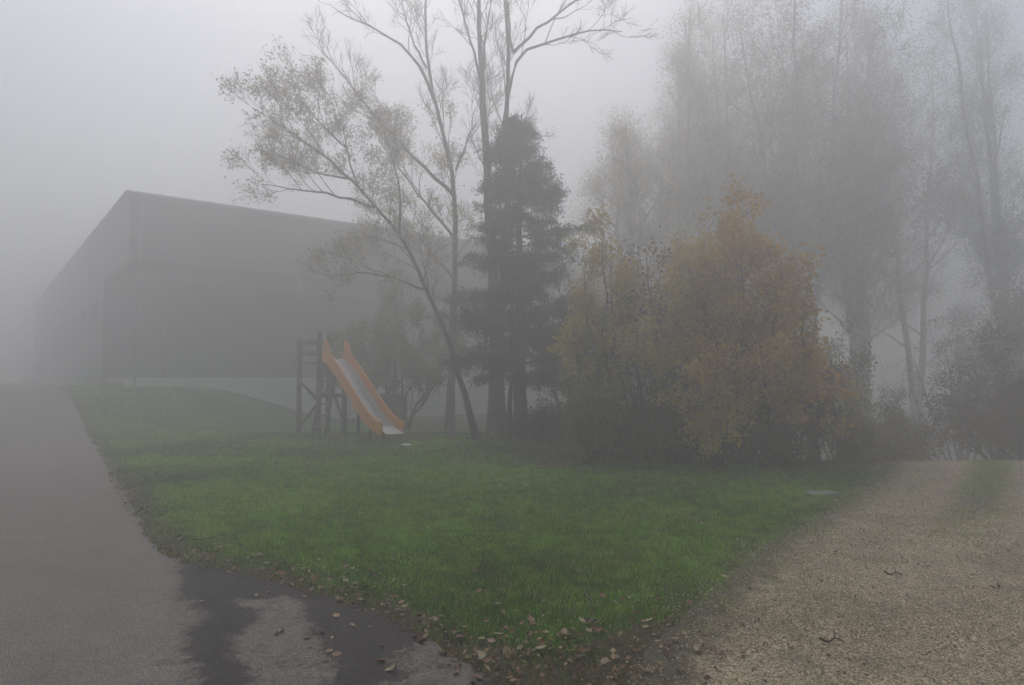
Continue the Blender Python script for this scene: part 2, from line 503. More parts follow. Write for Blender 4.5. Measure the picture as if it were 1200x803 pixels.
wv = wv - .62 * patch(AX[near], AY[near], pale1, .11) - .58 * patch(AX[near], AY[near], pale2, .11)
wet[near] = np.clip(wv, .05, 1)
moss = np.zeros_like(AX)
mline = np.array([G(118, 672), G(128, 700), G(112, 740)])
moss[near] = .75 * (1 - sstep(dist_line(mline, AX[near], AY[near]), .0, .5))
moss = np.maximum(moss, (1 - sstep(dist_line(EDGE_S, AX, AY).reshape(AX.shape), 0, .14)) * .55)
grid_mesh('asphalt_road', AX, AY, AZ, wet, M['asphalt'], extra={'moss': moss})

tl = resample(TL_S, 900); tr = resample(TR_S, 900)
tu = np.linspace(-.12, 1.05, 120)
TX = tl[:, None, 0] * (1 - tu) + tr[:, None, 0] * tu
TY = tl[:, None, 1] * (1 - tu) + tr[:, None, 1] * tu
def track_mask(x, y, t=None):
    sh = x.shape
    dl = dist_line(TL_S, x, y).reshape(sh)
    ins = np.where(x > edge_x(TL_S, y), dl, -dl)
    v = sstep(ins, -.75, .7)
    right = edge_x(TR_S, y)
    cx = edge_x(TL_S, y) + 1.42
    strip = np.exp(-((x - cx) / .46) ** 2) * sstep(y, 5.0, 10.0)
    v = v - .85 * strip
    v = v * (1 - .35 * sstep(x - cx, .2, .6) * sstep(y, 4.5, 9)) * (1 - .8 * sstep(x - right, -.8, 0.1))
    return np.clip(v, 0, 1)
TM = track_mask(TX, TY)
edgefall = np.minimum(1, np.minimum(tu + .12, 1.05 - tu) / .06)
TZ = height(TX, TY) + .014 + .012 * (edgefall[None] - 1) * 3
# wheel ruts are worn slightly lower
TZ = TZ + .012 * (fbm(TX, TY, 1.3, 3) - .5)
grid_mesh('gravel_track', TX, TY, TZ, TM, M['gravel'])

# ------------------------------------------------------------------ grass, stones and fine litter (nobody could count them)
def on_asphalt(x, y): return (x < edge_x(EDGE_S, y) + 0.0)
def scatter(n, x0, x1, y0, y1):
    return rng.uniform(x0, x1, n), rng.uniform(y0, y1, n)

def in_view(x, y, m=1.0):
    return np.abs(x) < .75 * y + m

def blades(mb, x, y, h, w, tone, lean=.5):
    n = len(x); z = height(x, y)
    a = rng.uniform(0, 2 * np.pi, n); l = rng.uniform(.1, lean, n) * h; b = rng.uniform(0, 2 * np.pi, n)
    base = np.c_[x, y, z - .005]
    side = np.c_[np.cos(a), np.sin(a), np.zeros(n)] * (w / 2)[:, None]
    ld = np.c_[np.cos(b), np.sin(b), np.zeros(n)]
    mid = base + ld * (l * .35)[:, None] + np.c_[np.zeros(n), np.zeros(n), h * .6]
    tip = base + ld * l[:, None] + np.c_[np.zeros(n), np.zeros(n), h]
    V = np.stack([base - side, base + side, mid + side * .75, mid - side * .75, tip], 1).reshape(-1, 3)
    i = np.arange(n)[:, None] * 5
    mb.add(V, i + np.array([[0, 1, 2, 3]]), np.repeat(tone, 5))
    # tips as triangles sharing the same vertices
    mb.f.append(i + np.array([[3, 2, 4]]) + (mb.n - len(V))); mb.m.append(np.zeros(n, int))

g = MB()
for (n, x0, x1, y0, y1, hh, ww) in ((260000, -6, 5, 3.2, 8, .05, .0042), (260000, -10, 8, 8, 13, .055, .0065), (170000, -14, 5, 13, 20, .06, .011), (70000, -19, 4, 20, 31, .07, .02)):
    x, y = scatter(n, x0, x1, y0, y1)
    ex = edge_x(EDGE_S, y); tx = edge_x(TL_S, y)
    ok = (x > ex - .03) & in_view(x, y, 1.2) & (x < tx + .9)
    # the road curls round the lawn's near corner
    dE = np.zeros(len(x)); 
    s = soil_field(x, y)
    pn = fbm(x, y, 3.2, 4); pn2 = fbm(x + 50, y, 9, 2)
    keep = np.clip(1.12 - s * 1.05 + (pn - .5) * 1.2, .03, 1)
    keep = np.where(x > tx - .1, keep * .5 * np.clip(1 - (x - tx) / .8, 0, 1), keep)
    ok &= rng.random(n) < keep
    x, y, s, pn, pn2 = x[ok], y[ok], s[ok], pn[ok], pn2[ok]
    k = len(x)
    h = hh * rng.uniform(.4, 1.25, k) * (.25 + 1.5 * pn) * (1 - .45 * np.clip(s, 0, 1))
    w = ww * rng.uniform(.7, 1.3, k)
    big = fbm(x + 9, y - 4, .55, 3)
    tone = np.clip(.42 + (big - .5) * .9 + (pn2 - .5) * .8 + rng.normal(0, .17, k) - .2 * np.clip(s, 0, 1), 0, .86)
    dry = fbm(x - 30, y + 12, 1.1, 3)
    tone = np.where(rng.random(k) < .03 + .22 * sstep(dry, .6, .8) + .05 * np.clip(s, 0, 1), 1.0, tone)
    blades(g, x, y, h, w, tone, .9)
# tussocks along the middle strip of the track and by the far verge
x, y = scatter(260000, 3, 13, 6, 15)
cx = edge_x(TL_S, y) + 1.42
ok = (np.abs(x - cx) < .5 * rng.random(len(x)) ** .6) & (fbm(x, y, 2.5, 3) > .36) & (rng.random(len(x)) < sstep(y, 5.5, 11))
x, y = x[ok], y[ok]; k = len(x)
blades(g, x, y, .05 * rng.uniform(.4, 1.3, k), .007 * rng.uniform(.7, 1.4, k), np.clip(np.where(rng.random(k) < .3, 1.0, rng.normal(.42, .15, k)), 0, 1), .9)
tag(g.build('lawn_grass', M['blade']), 'short damp green grass of the lawn between the road and the gravel track', 'grass', kind='stuff')

st = MB()
def stones(n, x0, x1, y0, y1, r0, r1, spill=False):
    x, y = scatter(n, x0, x1, y0, y1)
    m = track_mask(x, y)
    dl = edge_x(TL_S, y) - x
    keep = m * (.35 + .75 * fbm(x, y, 1.7, 4)) + (.10 * np.exp(-np.maximum(dl, 0) / .35)) * (m < .5)
    ok = (rng.random(n) < keep) & in_view(x, y, .6) & (x > edge_x(EDGE_S, y) - .2)
    x, y = x[ok], y[ok]; k = len(x)
    r = rng.uniform(r0, r1, k) * rng.uniform(.6, 1.3, k)
    oct_ = np.array([(1, 0, 0), (0, 1, 0), (-1, 0, 0), (0, -1, 0), (.1, .1, .75), (0, 0, -.5)])
    a = rng.uniform(0, 2 * np.pi, k); c, s_ = np.cos(a), np.sin(a)
    V = oct_[None] * r[:, None, None] * rng.uniform(.6, 1.25, (k, 6, 1))
    V = np.stack([V[..., 0] * c[:, None] - V[..., 1] * s_[:, None] * .8, V[..., 0] * s_[:, None] + V[..., 1] * c[:, None] * .8, V[..., 2]], -1)
    tilt = rng.normal(0, .35, (k, 2)); V[..., 2] += V[..., 0] * tilt[:, :1] + V[..., 1] * tilt[:, 1:]
    V += np.stack([x, y, height(x, y) + .016 + r * .15], -1)[:, None]
    F = np.array([(0, 1, 4), (1, 2, 4), (2, 3, 4), (3, 0, 4), (1, 0, 5), (2, 1, 5), (3, 2, 5), (0, 3, 5)])
    tone = np.clip(rng.beta(2, 2.4, k), 0, 1)
    st.add(V.reshape(-1, 3), (np.arange(k)[:, None, None] * 6 + F).reshape(-1, 3), np.repeat(tone, 6))
stones(110000, .3, 7.2, 3.2, 6.5, .004, .0095)
stones(90000, 1.5, 11, 6.5, 10.5, .006, .012)
stones(50000, 4, 13, 10.5, 14.5, .008, .014)
tag(st.build('gravel', M['stone']), 'loose pale gravel stones on the rutted track', 'gravel', kind='stuff')

# ------------------------------------------------------------------ leaves on the ground
def leaf_shape(L, W, curl, seedv):
    r = np.random.default_rng(seedv)
    n = 9
    t = np.linspace(0, 1, n)
    wid = W / 2 * np.sin(np.pi * np.clip(t * .98 + .02, 0, 1)) ** .75 * (1 + .22 * np.sin(t * 21 + r.uniform(0, 6)))
    bend = curl * L * (t - .5) ** 2 * r.uniform(1.2, 2.4)
    tw = r.uniform(-.5, .5)
    rows = []
    for k, tt in enumerate(t):
        for s_, q in ((-1, 1), (-.5, .35), (0, 0), (.5, .35), (1, 1)):
            rows.append((s_ * wid[k], (tt - .5) * L, bend[k] + abs(s_) * wid[k] * curl * r.uniform(.7, 1.3) + tw * s_ * wid[k] * .5 + .004))
    F = [(a * 5 + b, a * 5 + b + 1, (a + 1) * 5 + b + 1, (a + 1) * 5 + b) for a in range(n - 1) for b in range(4)]
    V = np.array(rows); V[:, 2] -= V[:, 2].min() - .002
    # stalk
    mb = MB(); mb.add(V, F)
    mb.tubes(np.array([[(0, -.5 * L + .002, V[2, 2]), (.004, -.62 * L, V[2, 2] * .6 + .002), (.012, -.78 * L, .003)]]), np.array([[.0012, .001, .0008]]), 4)
    return mb
leaf_cols = {'pale yellow': ((.40, .33, .19), (.29, .23, .13)), 'rust brown': ((.24, .10, .05), (.15, .07, .035)),
             'tan': ((.36, .24, .15), (.26, .16, .09)), 'dark brown': ((.10, .06, .035), (.06, .038, .024))}
leaf_protos = {}
for i, (cn, (c1, c2)) in enumerate(leaf_cols.items()):
    lm = plain('fallen leaf ' + cn, c1, c2, 40, .6)
    leaf_protos[cn] = [leaf_shape(L, L * wr, cu, 10 * i + q) for q, (L, wr, cu) in enumerate(((.085, .62, .25), (.07, .7, .5), (.1, .55, .35)))]
    leaf_protos[cn] = [(mb, lm) for mb in leaf_protos[cn]]
leaf_mesh = {}
def fallen_leaf(px, py, cn, size=1.0, where='edge'):
    size *= .78
    x, y = G(px, py)
    v = random.randrange(3); kk = (cn, v)
    if kk not in leaf_mesh:
        mb, lm = leaf_protos[cn][v]
        o = mb.build('fallen_leaf', lm, None, True); leaf_mesh[kk] = o.data
    else:
        o = bpy.data.objects.new('fallen_leaf', leaf_mesh[kk]); col.objects.link(o)
    lift = {'asphalt': .024, 'edge': .03, 'lawn': .04, 'track': .022}[where]
    o.location = (x, y, float(height(x, y)) + lift)
    o.rotation_euler = (random.uniform(-.35, .35), random.uniform(-.35, .35), random.uniform(0, 6.28))
    o.scale = (size,) * 3
    zone = 0 if px < 340 else 1 if px < 470 else 2 if px < 600 else 3 if px < 700 else 4
    w = {'asphalt': ('on the damp asphalt at the left bend', 'on the dark asphalt below the curved verge', 'on the asphalt near its pale worn patch', 'on the asphalt', 'on the asphalt')[zone],
         'edge': ('at the left bend of the lawn edge', 'on the lawn edge above the dark asphalt', 'on the lawn edge above the pale asphalt patch', 'on bare soil at the lawn corner', 'on bare soil towards the gravel')[zone],
         'lawn': ('up on the left part of the lawn', 'up on the lawn right of the bend', 'on the lawn just behind its leafy edge', 'up on the middle of the lawn', 'up on the right part of the lawn')[zone],
         'track': 'on the soil beside the gravel track'}[where]
    sz = 'large' if size > .62 else 'small'
    tag(o, '%s %s fallen leaf %s' % (sz, cn, w), 'leaf', '%s %s leaves %s' % (sz, cn, w))
LV = [(405, 686, 'pale yellow', 1.25, 'edge'), (408, 694, 'pale yellow', 1.0, 'edge'), (427, 695, 'tan', 1.1, 'edge'), (374, 660, 'pale yellow', .9, 'edge'),
      (405, 668, 'rust brown', 1, 'edge'), (434, 674, 'rust brown', 1.1, 'edge'), (474, 691, 'pale yellow', .8, 'edge'), (452, 704, 'rust brown', 1, 'edge'),
      (463, 706, 'rust brown', 1, 'edge'), (397, 707, 'tan', .9, 'asphalt'), (394, 727, 'tan', 1, 'asphalt'), (434, 740, 'pale yellow', .5, 'asphalt'),
      (389, 752, 'pale yellow', .45, 'asphalt'), (466, 719, 'tan', .8, 'asphalt'), (471, 725, 'tan', .6, 'asphalt'), (517, 730, 'tan', 1.1, 'edge'),
      (545, 740, 'pale yellow', .8, 'asphalt'), (583, 750, 'pale yellow', 1, 'edge'), (588, 738, 'pale yellow', 1, 'edge'), (618, 685, 'tan', 1, 'lawn'),
      (547, 685, 'tan', 1.1, 'lawn'), (562, 700, 'tan', 1, 'lawn'), (548, 706, 'rust brown', 1.2, 'lawn'), (556, 676, 'rust brown', 1, 'lawn'),
      (622, 733, 'tan', 1.25, 'edge'), (611, 720, 'pale yellow', .8, 'edge'), (637, 722, 'pale yellow', 1, 'edge'), (634, 766, 'pale yellow', 1.1, 'edge'),
      (645, 769, 'tan', 1, 'edge'), (458, 791, 'pale yellow', 1.2, 'asphalt'), (447, 780, 'rust brown', .9, 'asphalt'), (360, 753, 'tan', .8, 'asphalt'),
      (523, 757, 'tan', .5, 'asphalt'), (534, 778, 'pale yellow', .45, 'asphalt'), (560, 800, 'rust brown', 1, 'asphalt'), (345, 688, 'pale yellow', .9, 'asphalt'),
      (236, 709, 'pale yellow', .6, 'asphalt'), (206, 754, 'pale yellow', .55, 'asphalt'), (318, 665, 'rust brown', .9, 'edge'), (291, 633, 'rust brown', 1.1, 'lawn'),
      (308, 648, 'pale yellow', .7, 'lawn'), (313, 664, 'pale yellow', .9, 'edge'), (283, 605, 'pale yellow', .9, 'lawn'), (195, 586, 'pale yellow', .9, 'lawn'),
      (212, 578, 'tan', .8, 'lawn'), (165, 560, 'pale yellow', .9, 'lawn'), (586, 571, 'pale yellow', .9, 'lawn'), (934, 660, 'pale yellow', .9, 'lawn'),
      (848, 682, 'pale yellow', 1.0, 'lawn'), (853, 690, 'tan', .9, 'lawn'), (822, 617, 'tan', .8, 'lawn'), (770, 708, 'rust brown', 1, 'edge'),
      (808, 712, 'rust brown', 1.1, 'edge'), (784, 722, 'pale yellow', .8, 'edge'), (847, 717, 'pale yellow', .7, 'edge'), (850, 734, 'tan', 1, 'edge'),
      (870, 735, 'tan', 1, 'track'), (712, 724, 'pale yellow', .8, 'edge'), (757, 741, 'tan', .9, 'edge'), (679, 752, 'rust brown', 1, 'edge'),
      (240, 636, 'tan', .9, 'edge'), (405, 665, 'dark brown', 1, 'edge'), (300, 672, 'rust brown', 1, 'edge'), (330, 676, 'rust brown', 1, 'edge')]
for a in LV: fallen_leaf(*a)
for i in range(205):
    t = random.random()
    if t < .45:
        px = random.uniform(235, 600); ey = np.interp(px, [235, 330, 420, 500, 575, 600], [660, 680, 705, 740, 790, 800]); py = ey - abs(random.gauss(0, 16)) - 2; w = 'edge'
    elif t < .8:
        px = random.gauss(670, 75); py = random.gauss(745, 24); w = 'edge'
    elif t < .9:
        px = random.uniform(150, 900); py = random.uniform(560, 690); w = 'lawn'
        if px < 330 and py > 600: px += 200
    else:
        px = random.uniform(290, 540); py = np.interp(px, [235, 330, 420, 500, 575], [660, 680, 705, 740, 790]) + random.uniform(6, 80); w = 'asphalt'
    if py > 802: py = 795
    x, y = G(px, py)
    fallen_leaf(px, py, random.choices(list(leaf_cols), (.22, .33, .25, .35))[0], random.uniform(.45, 1.0), w)

# the crumbled rest of the leaves
lt = MB()
def litter(n, xs, ys, size, tones=(0, .8), lift=.012):
    k = len(xs); a = rng.uniform(0, 2 * np.pi, k); L = size * rng.uniform(.5, 1.3, k)
    d = np.c_[np.cos(a), np.sin(a), rng.normal(0, .35, k)]; s_ = np.c_[-np.sin(a), np.cos(a), rng.normal(0, .35, k)]
    c = np.c_[xs, ys, height(xs, ys) + lift + rng.uniform(0, .02, k)]
    V = np.stack([c - d * L[:, None] / 2, c + s_ * L[:, None] * .3 + [0, 0, .006], c + d * L[:, None] / 2, c - s_ * L[:, None] * .3], 1)
    lt.add(V.reshape(-1, 3), np.arange(k * 4).reshape(-1, 4), np.repeat(rng.uniform(*tones, k), 4))
x, y = scatter(60000, -9, 5, 3.2, 12)
dE = dist_line(EDGE_S, x, y)
pr = np.exp(-dE / .22) * .8 + .9 * np.exp(-np.hypot((x - .45) / .9, (y - 3.9) / .6) ** 2 * 1.5) + .012
ok = (rng.random(len(x)) < pr * (.3 + 1.3 * fbm(x, y, 4, 3))) & (x > edge_x(EDGE_S, y) - .12) & (x < edge_x(TL_S, y) + .1)
litter(0, x[ok], y[ok], .042, (.05, .95), .02)
x, y = scatter(9000, -5, 9, 11.5, 19); ok = rng.random(len(x)) < sstep(y - .1 * x, 11.5, 14) * (x < edge_x(TL_S, y) + .3)
litter(0, x[ok], y[ok], .07, (0, .6))
x, y = scatter(9000, -7, 2, 17.5, 24); litter(0, x, y, .09, (.05, .75))
x, y = scatter(1500, 1, 8, 3.4, 9); ok = x > edge_x(TL_S, y); litter(0, x[ok], y[ok], .025, (0, .4), .022)
tag(lt.build('leaf_litter', M['litter']), 'brown crumbled leaf litter along the lawn edge and under the trees', 'leaf litter', kind='stuff')

# a few sticks on the track and lawn
for (px, py, L, az, lab) in ((975, 757, .15, .1, 'long dark stick lying on the gravel'), (1170, 691, .14, 1.0, 'short dark twig on the right side of the gravel track'),
                             (252, 632, .45, .8, 'thin brown stick lying on the lawn by the asphalt'), (1047, 677, .13, -.3, 'dark twig in the middle of the gravel track')):
    x, y = G(px, py); z = float(height(x, y)) + .035
    pts = [(x + L * t * math.cos(az), y + L * t * math.sin(az), z + .012 * math.sin(t * 9)) for t in np.linspace(-.5, .5, 6)]
    tb = MB(); tb.tubes(np.array([pts]), np.array([np.linspace(.008, .003, 6)]), 5)
    q = np.array(pts[3]); tb.tubes(np.array([[q, q + [.03, .05, .012], q + [.05, .11, .01]]]), np.array([[.004, .003, .002]]), 4)
    tag(tb.build('stick', M['bark_dark']), lab, 'stick')

# ------------------------------------------------------------------ the hall behind the slide
C0 = np.array([-15.8, 28.0]); DF = np.array([1.32, 1.0]); DF /= np.linalg.norm(DF); DS = np.array([-.7875, 1.0]); DS /= np.linalg.norm(DS)
Z1 = 9.2; LF = 42.0; LS = 56.0; REC = 6.8; FAS = 6.5
hall = empty('hall', (C0[0], C0[1], 0))
tag(hall, 'long dark boarded hall with deep eaves and a pale low wall behind the slide', 'building')
off = np.array([C0[0], C0[1], 0])
def W(s, t, z): return np.array([*(C0 + DF * s + DS * t), z]) - off
def wallq(mb, a, b, c, d, s0=0, s1=0, m=0, nseg=1):
    n0 = mb.n; mb.add(np.array([a, b, c, d]), [(0, 1, 2, 3)], .5, m)
def slab(mb, s0, s1, t0, t1, z0, z1, m=0):
    V = [W(s, t, z) for z in (z0, z1) for t in (t0, t1) for s in (s0, s1)]
    mb.add(V, [(0, 2, 3, 1), (4, 5, 7, 6), (0, 1, 5, 4), (2, 6, 7, 3), (0, 4, 6, 2), (1, 3, 7, 5)], .5, m)
def along(o, d):
    co = np.empty(len(o.data.vertices) * 3); o.data.vertices.foreach_get('co', co); co = co.reshape(-1, 3)
    at = o.data.attributes.new('along', 'FLOAT', 'POINT'); at.data.foreach_set('value', (co[:, 0] * d[0] + co[:, 1] * d[1]).astype(np.float32))
mb = MB(); slab(mb, 0, LF, REC, REC + .25, 1.62, Z1 - .2); o = mb.build('front_wall', M['clad_dark'], hall); along(o, DF)
mb = MB(); slab(mb, -.02, LF, 0, .18, FAS, Z1); o = mb.build('fascia', M['clad_dark'], hall); along(o, DF)
mb = MB(); slab(mb, 0, .2, REC + .27, LS, -.8, Z1 - .1); slab(mb, 0, .2, .2, REC + .25, FAS, Z1 - .1); o = mb.build('side_wall', M['clad_side'], hall); along(o, DS)
mb = MB(); slab(mb, .0, LF, .45, .70, -1.3, 1.60); mb.build('low_wall', M['plaster'], hall)
mb = MB(); slab(mb, .22, LF, .2, REC - .02, FAS + .02, FAS + .12); mb.build('soffit', M['clad_dark'], hall).data.attributes.new('along', 'FLOAT', 'POINT')
# low-pitched roof with ribs and a gutter
mb = MB()
ridge = LS / 2
slab(mb, -.25, LF + .3, -.3, LS + .3, Z1 + .0, Z1 + .10)
for i in range(90):
    s = -.2 + i * .41
    slab(mb, s, s + .05, -.28, LS, Z1 + .102, Z1 + .125)
rf = mb.build('roof', M['roof'], hall)
mb = MB()
a, b = W(-.2, -.38, Z1 - .02), W(LF, -.38, Z1 - .02); mb.tubes(np.array([[a, (a + b) / 2, b]]), np.array([[.08, .08, .08]]), 8)
mb.build('gutter', M['metal_grey'], hall)
for s in (1.6, 7.4, 13.2, 19.0, 24.8):
    mb = MB(); 
    mb.beam(W(s, 1.0, -.9), W(s, 1.0, FAS + .01), .24, .24, bev=.02)
    mb.build('column', M['wood_dark'], hall)

# joints, downpipes and a strip of small windows high in the side wall
for s0 in (.35, 13.4, 26.5):
    mb = MB(); a = W(s0, -.09, Z1 - .1); b = W(s0, -.09, FAS + .1); c_ = W(s0, .30, FAS - .25); d_ = W(s0, .30, -.6)
    mb.tubes(np.array([[a, b, c_, d_]]), np.full((1, 4), .055), 8); mb.build('downpipe', M['metal_grey'], hall)
for k in range(7):
    t0 = REC + 2.2 + k * 4.2
    fr_ = MB(); slab(fr_, -.05, -.005, t0, t0 + 2.2, 4.6, 5.7); fo = fr_.build('window', M['metal_grey'], hall)
    pn_ = MB(); slab(pn_, -.062, -.052, t0 + .1, t0 + 1.06, 4.7, 5.6); slab(pn_, -.062, -.052, t0 + 1.14, t0 + 2.1, 4.7, 5.6); pn_.build('pane', M['door'], fo)

# ------------------------------------------------------------------ play tower with its slide
SY = 19.6
tow = empty('play_tower', (*P(385, 505, SY + .6)[:2], 0))
tag(tow, 'dark timber play tower with ladder and an orange sided steel slide on the lawn', 'play tower')
to = np.array([*tow.location])
def L3(px, py, Y): return P(px, py, Y) - to
gz = float(height(*P(385, 505, SY)[:2]))
posts = []
for (px, Y, top) in ((350, 20.6, 397), (373, 19.7, 388), (403, 19.9, 398), (384, 21.2, 388)):
    base = P(px, 500, Y) - to; base[2] = float(height(base[0] + to[0], base[1] + to[1])) - .1
    t_ = P(px, top, Y) - to
    mb = MB(); mb.beam(base, (base[0], base[1], t_[2]), .12, .12, bev=.012); mb.build('post', M['wood_dark'], tow)
    posts.append((base, (base[0], base[1], t_[2])))
def at(i, z): return np.array([posts[i][0][0], posts[i][0][1], z])
PLAT = 2.02
cx = np.mean([p[0][:2] for p in posts], 0)
order = [0, 1, 2, 3]
mb = MB()
quad = np.array([at(i, PLAT) for i in (0, 1, 2, 3)])
for k in range(9):   # platform boards
    f0, f1 = k / 9 + .008, (k + 1) / 9 - .008
    A0 = quad[0] * (1 - f0) + quad[1] * f0; A1 = quad[0] * (1 - f1) + quad[1] * f1
    B0 = quad[3] * (1 - f0) + quad[2] * f0; B1 = quad[3] * (1 - f1) + quad[2] * f1
    d = np.array([0, 0, .04]); V = [A0, A1, B1, B0, A0 + d, A1 + d, B1 + d, B0 + d]
    mb.add(V, [(3, 2, 1, 0), (4, 5, 6, 7), (0, 1, 5, 4), (1, 2, 6, 5), (2, 3, 7, 6), (3, 0, 4, 7)])
mb.build('platform', M['wood_dark'], tow)
for z in (PLAT + .32, PLAT + .66):
    for a, b in ((0, 1), (0, 3)):
        mb = MB(); mb.beam(at(a, z), at(b, z), .05, .10, bev=.006); mb.build('rail', M['wood_dark'], tow)
mb = MB(); mb.beam(at(1, 1.1) + [0, -.07, 0], at(2, 1.1) + [0, -.07, 0], .05, .10); mb.build('crossbar', M['wood_dark'], tow)
for a, b, z0, z1 in ((0, 1, 1.55, .95), (1, 0, .85, .12), (3, 2, 1.6, .4)):
    mb = MB(); mb.beam(at(a, z0) + [0, -.08, 0], at(b, z1) + [0, -.08, 0], .05, .09, bev=.006); mb.build('brace', M['wood_dark'], tow)
# ladder leaning on the near side
lad = MB()
Ls = []
for px0, px1 in ((366, 382), (381, 396)):
    a = P(px0, 503, 18.95) - to; a[2] = float(height(a[0] + to[0], a[1] + to[1])); b = P(px1, 428, 19.6) - to; b[2] = PLAT + .1
    lad.beam(a, b, .05, .09, bev=.006); Ls.append((a, b))
lo = lad.build('ladder', M['wood_dark'], tow)
for k in range(6):
    f = .12 + k * .145
    mb = MB(); mb.beam(Ls[0][0] * (1 - f) + Ls[0][1] * f, Ls[1][0] * (1 - f) + Ls[1][1] * f, .11, .035, bev=.005); mb.build('rung', M['wood_pale'], lo)
# slide: a curved steel chute with orange side walls, coming down towards the right and the viewer
top = P(390, 424, 19.6); bot = P(460, 501, 17.2)
top[2] = PLAT + .12; bot[2] = float(height(*bot[:2])) + .26
def slide_line(f):
    p = top * (1 - f) + bot * f
    x = f
    prof = np.interp(x, [0, .05, .12, .3, .6, .78, .88, .95, 1.0], [0, .012, .07, .27, .67, .885, .965, .99, 1.0])
    p[2] = top[2] * (1 - prof) + bot[2] * prof
    return p
fs = np.linspace(0, 1, 40)
line = np.array([slide_line(f) for f in fs]) - to
# smooth
for _ in range(3): line[1:-1] = (line[:-2] + 2 * line[1:-1] + line[2:]) / 4
hd = (bot - top)[:2]; hd /= np.linalg.norm(hd); sd = np.array([-hd[1], hd[0], 0.])
tgn = np.gradient(line, axis=0); tgn /= np.linalg.norm(tgn, axis=1, keepdims=True)
nr = np.cross(tgn, np.broadcast_to(sd, tgn.shape)); nr = np.where(nr[:, 2:3] < 0, -nr, nr)
HW = .29
def strip(mb, offs_list, closed=True):
    K = len(offs_list)
    V = np.stack([line + sd[None] * a_ + nr * b_ for a_, b_ in offs_list], 1).reshape(-1, 3)
    F = [(k * K + i, k * K + (i + 1) % K, (k + 1) * K + (i + 1) % K, (k + 1) * K + i) for k in range(len(line) - 1) for i in range(K if closed else K - 1)]
    mb.add(V, F)
    if closed: mb.f.append(np.array([[mb.n - len(V) + i for i in range(K)][::-1], [mb.n - K + i for i in range(K)]])); mb.m.append(np.zeros(2, int))
mb = MB(); strip(mb, [(-HW, .03), (-HW * .8, 0), (HW * .8, 0), (HW, .03), (HW, .015), (HW * .8, -.015), (-HW * .8, -.015), (-HW, .015)])
ch = mb.build('slide_chute', M['steel'], tow, False)
for sgn in (-1, 1):
    mb = MB(); a_ = sgn * (HW + .004); b_ = sgn * (HW + .05)
    ex = .30 * (1 - sstep(fs, 0, .16))[:, None] * nr
    K = 6; V = np.stack([line + sd[None] * q_ + nr * w_ + (ex if w_ > 0 else 0) for q_, w_ in [(a_, -.05), (a_, .24), (a_ + sgn * .01, .265), (b_ - sgn * .01, .265), (b_, .24), (b_, -.07)]], 1).reshape(-1, 3)
    mb.add(V, [(k * K + i, k * K + (i + 1) % K, (k + 1) * K + (i + 1) % K, (k + 1) * K + i) for k in range(len(line) - 1) for i in range(K)])
    mb.f.append(np.array([[i for i in range(K)][::-1], [mb.n - K + i for i in range(K)]])); mb.m.append(np.zeros(2, int))
    mb.build('side_rail', M['orange'], ch)
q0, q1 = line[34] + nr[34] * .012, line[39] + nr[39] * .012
mb = MB(); mb.beam(q0, q1 + (q1 - q0) * .35 + [0, 0, -.03], HW * 1.7, .02, up=nr[36], bev=.004); mb.build('exit_sheen', M['plastic_white_and_sheen'], ch)  # pale panel paints the bright sky reflection on the level chute end
for sgn in (-1, 1):
    for k_, t_ in ((30, .05), (14, .07)):
        mb = MB(); w = line[k_] + sd * sgn * .2; mb.beam(w, (w[0], w[1], gz - .1), t_, t_); mb.build('support', M['wood_dark'], ch)

# ------------------------------------------------------------------ flat things on the lawn
x, y = G(963, 579)
mb = MB(); mb.box((0, 0, .02), (.42, .30, .04), bev=.008)
o = mb.build('inspection_cover', M['concrete']); o.location = (x, y, float(height(x, y)) - .004); o.rotation_euler = (0, 0, .1)
tag(o, 'pale flat concrete inspection cover set in the lawn near the track', 'cover')
x, y = P(476, 522, 15.9)[:2]
tray = empty('paper_plate', (x, y, float(height(x, y)) + .03))
mb = MB(); an = np.linspace(0, 2 * np.pi, 25)[:-1]
for (r0, z0), (r1, z1) in (((0.001, .01), (.13, .01)), ((.13, .01), (.17, .035)), ((.17, .035), (.19, .038))):
    V = np.r_[np.c_[r0 * np.cos(an), r0 * np.sin(an), np.full(24, z0)], np.c_[r1 * np.cos(an), r1 * np.sin(an), np.full(24, z1)]]
    mb.add(V, [(i, (i + 1) % 24, 24 + (i + 1) % 24, 24 + i) for i in range(24)])
bpy.data.objects.remove(tray)
o = mb.build('plate', M['plastic_white_and_sheen'], None, True); o.location = (x, y, float(height(x, y)) + .045); o.rotation_euler = (.12, .06, 0); o.scale = (.6, .6, .6)
tag(o, 'white dish lying in the grass in front of the slide', 'dish')

q = P(461, 495, 21.5); cz = float(height(q[0], q[1]))
cab = empty('utility_cabinet', (q[0], q[1], cz), -.25)
tag(cab, 'dark green metal utility cabinet standing just right of the slide', 'cabinet')
mb = MB(); mb.box((0, 0, .64), (.72, .42, 1.12), bev=.015); mb.build('body', M['door'], cab)
mb = MB(); mb.box((0, 0, .04), (.78, .46, .10), bev=.01); mb.build('base', M['concrete'], cab)
mb = MB(); mb.box((0, 0, 1.225), (.80, .50, .045), bev=.012); mb.build('lid', M['metal_grey'], cab)
for sx_ in (-.175, .175):
    mb = MB(); mb.box((sx_, -.222, .64), (.325, .018, 1.02), bev=.004); dd_ = mb.build('door', M['door'], cab)
mb = MB(); mb.box((.04, -.245, .68), (.02, .03, .12), bev=.004); mb.build('handle', M['metal_grey'], dd_)

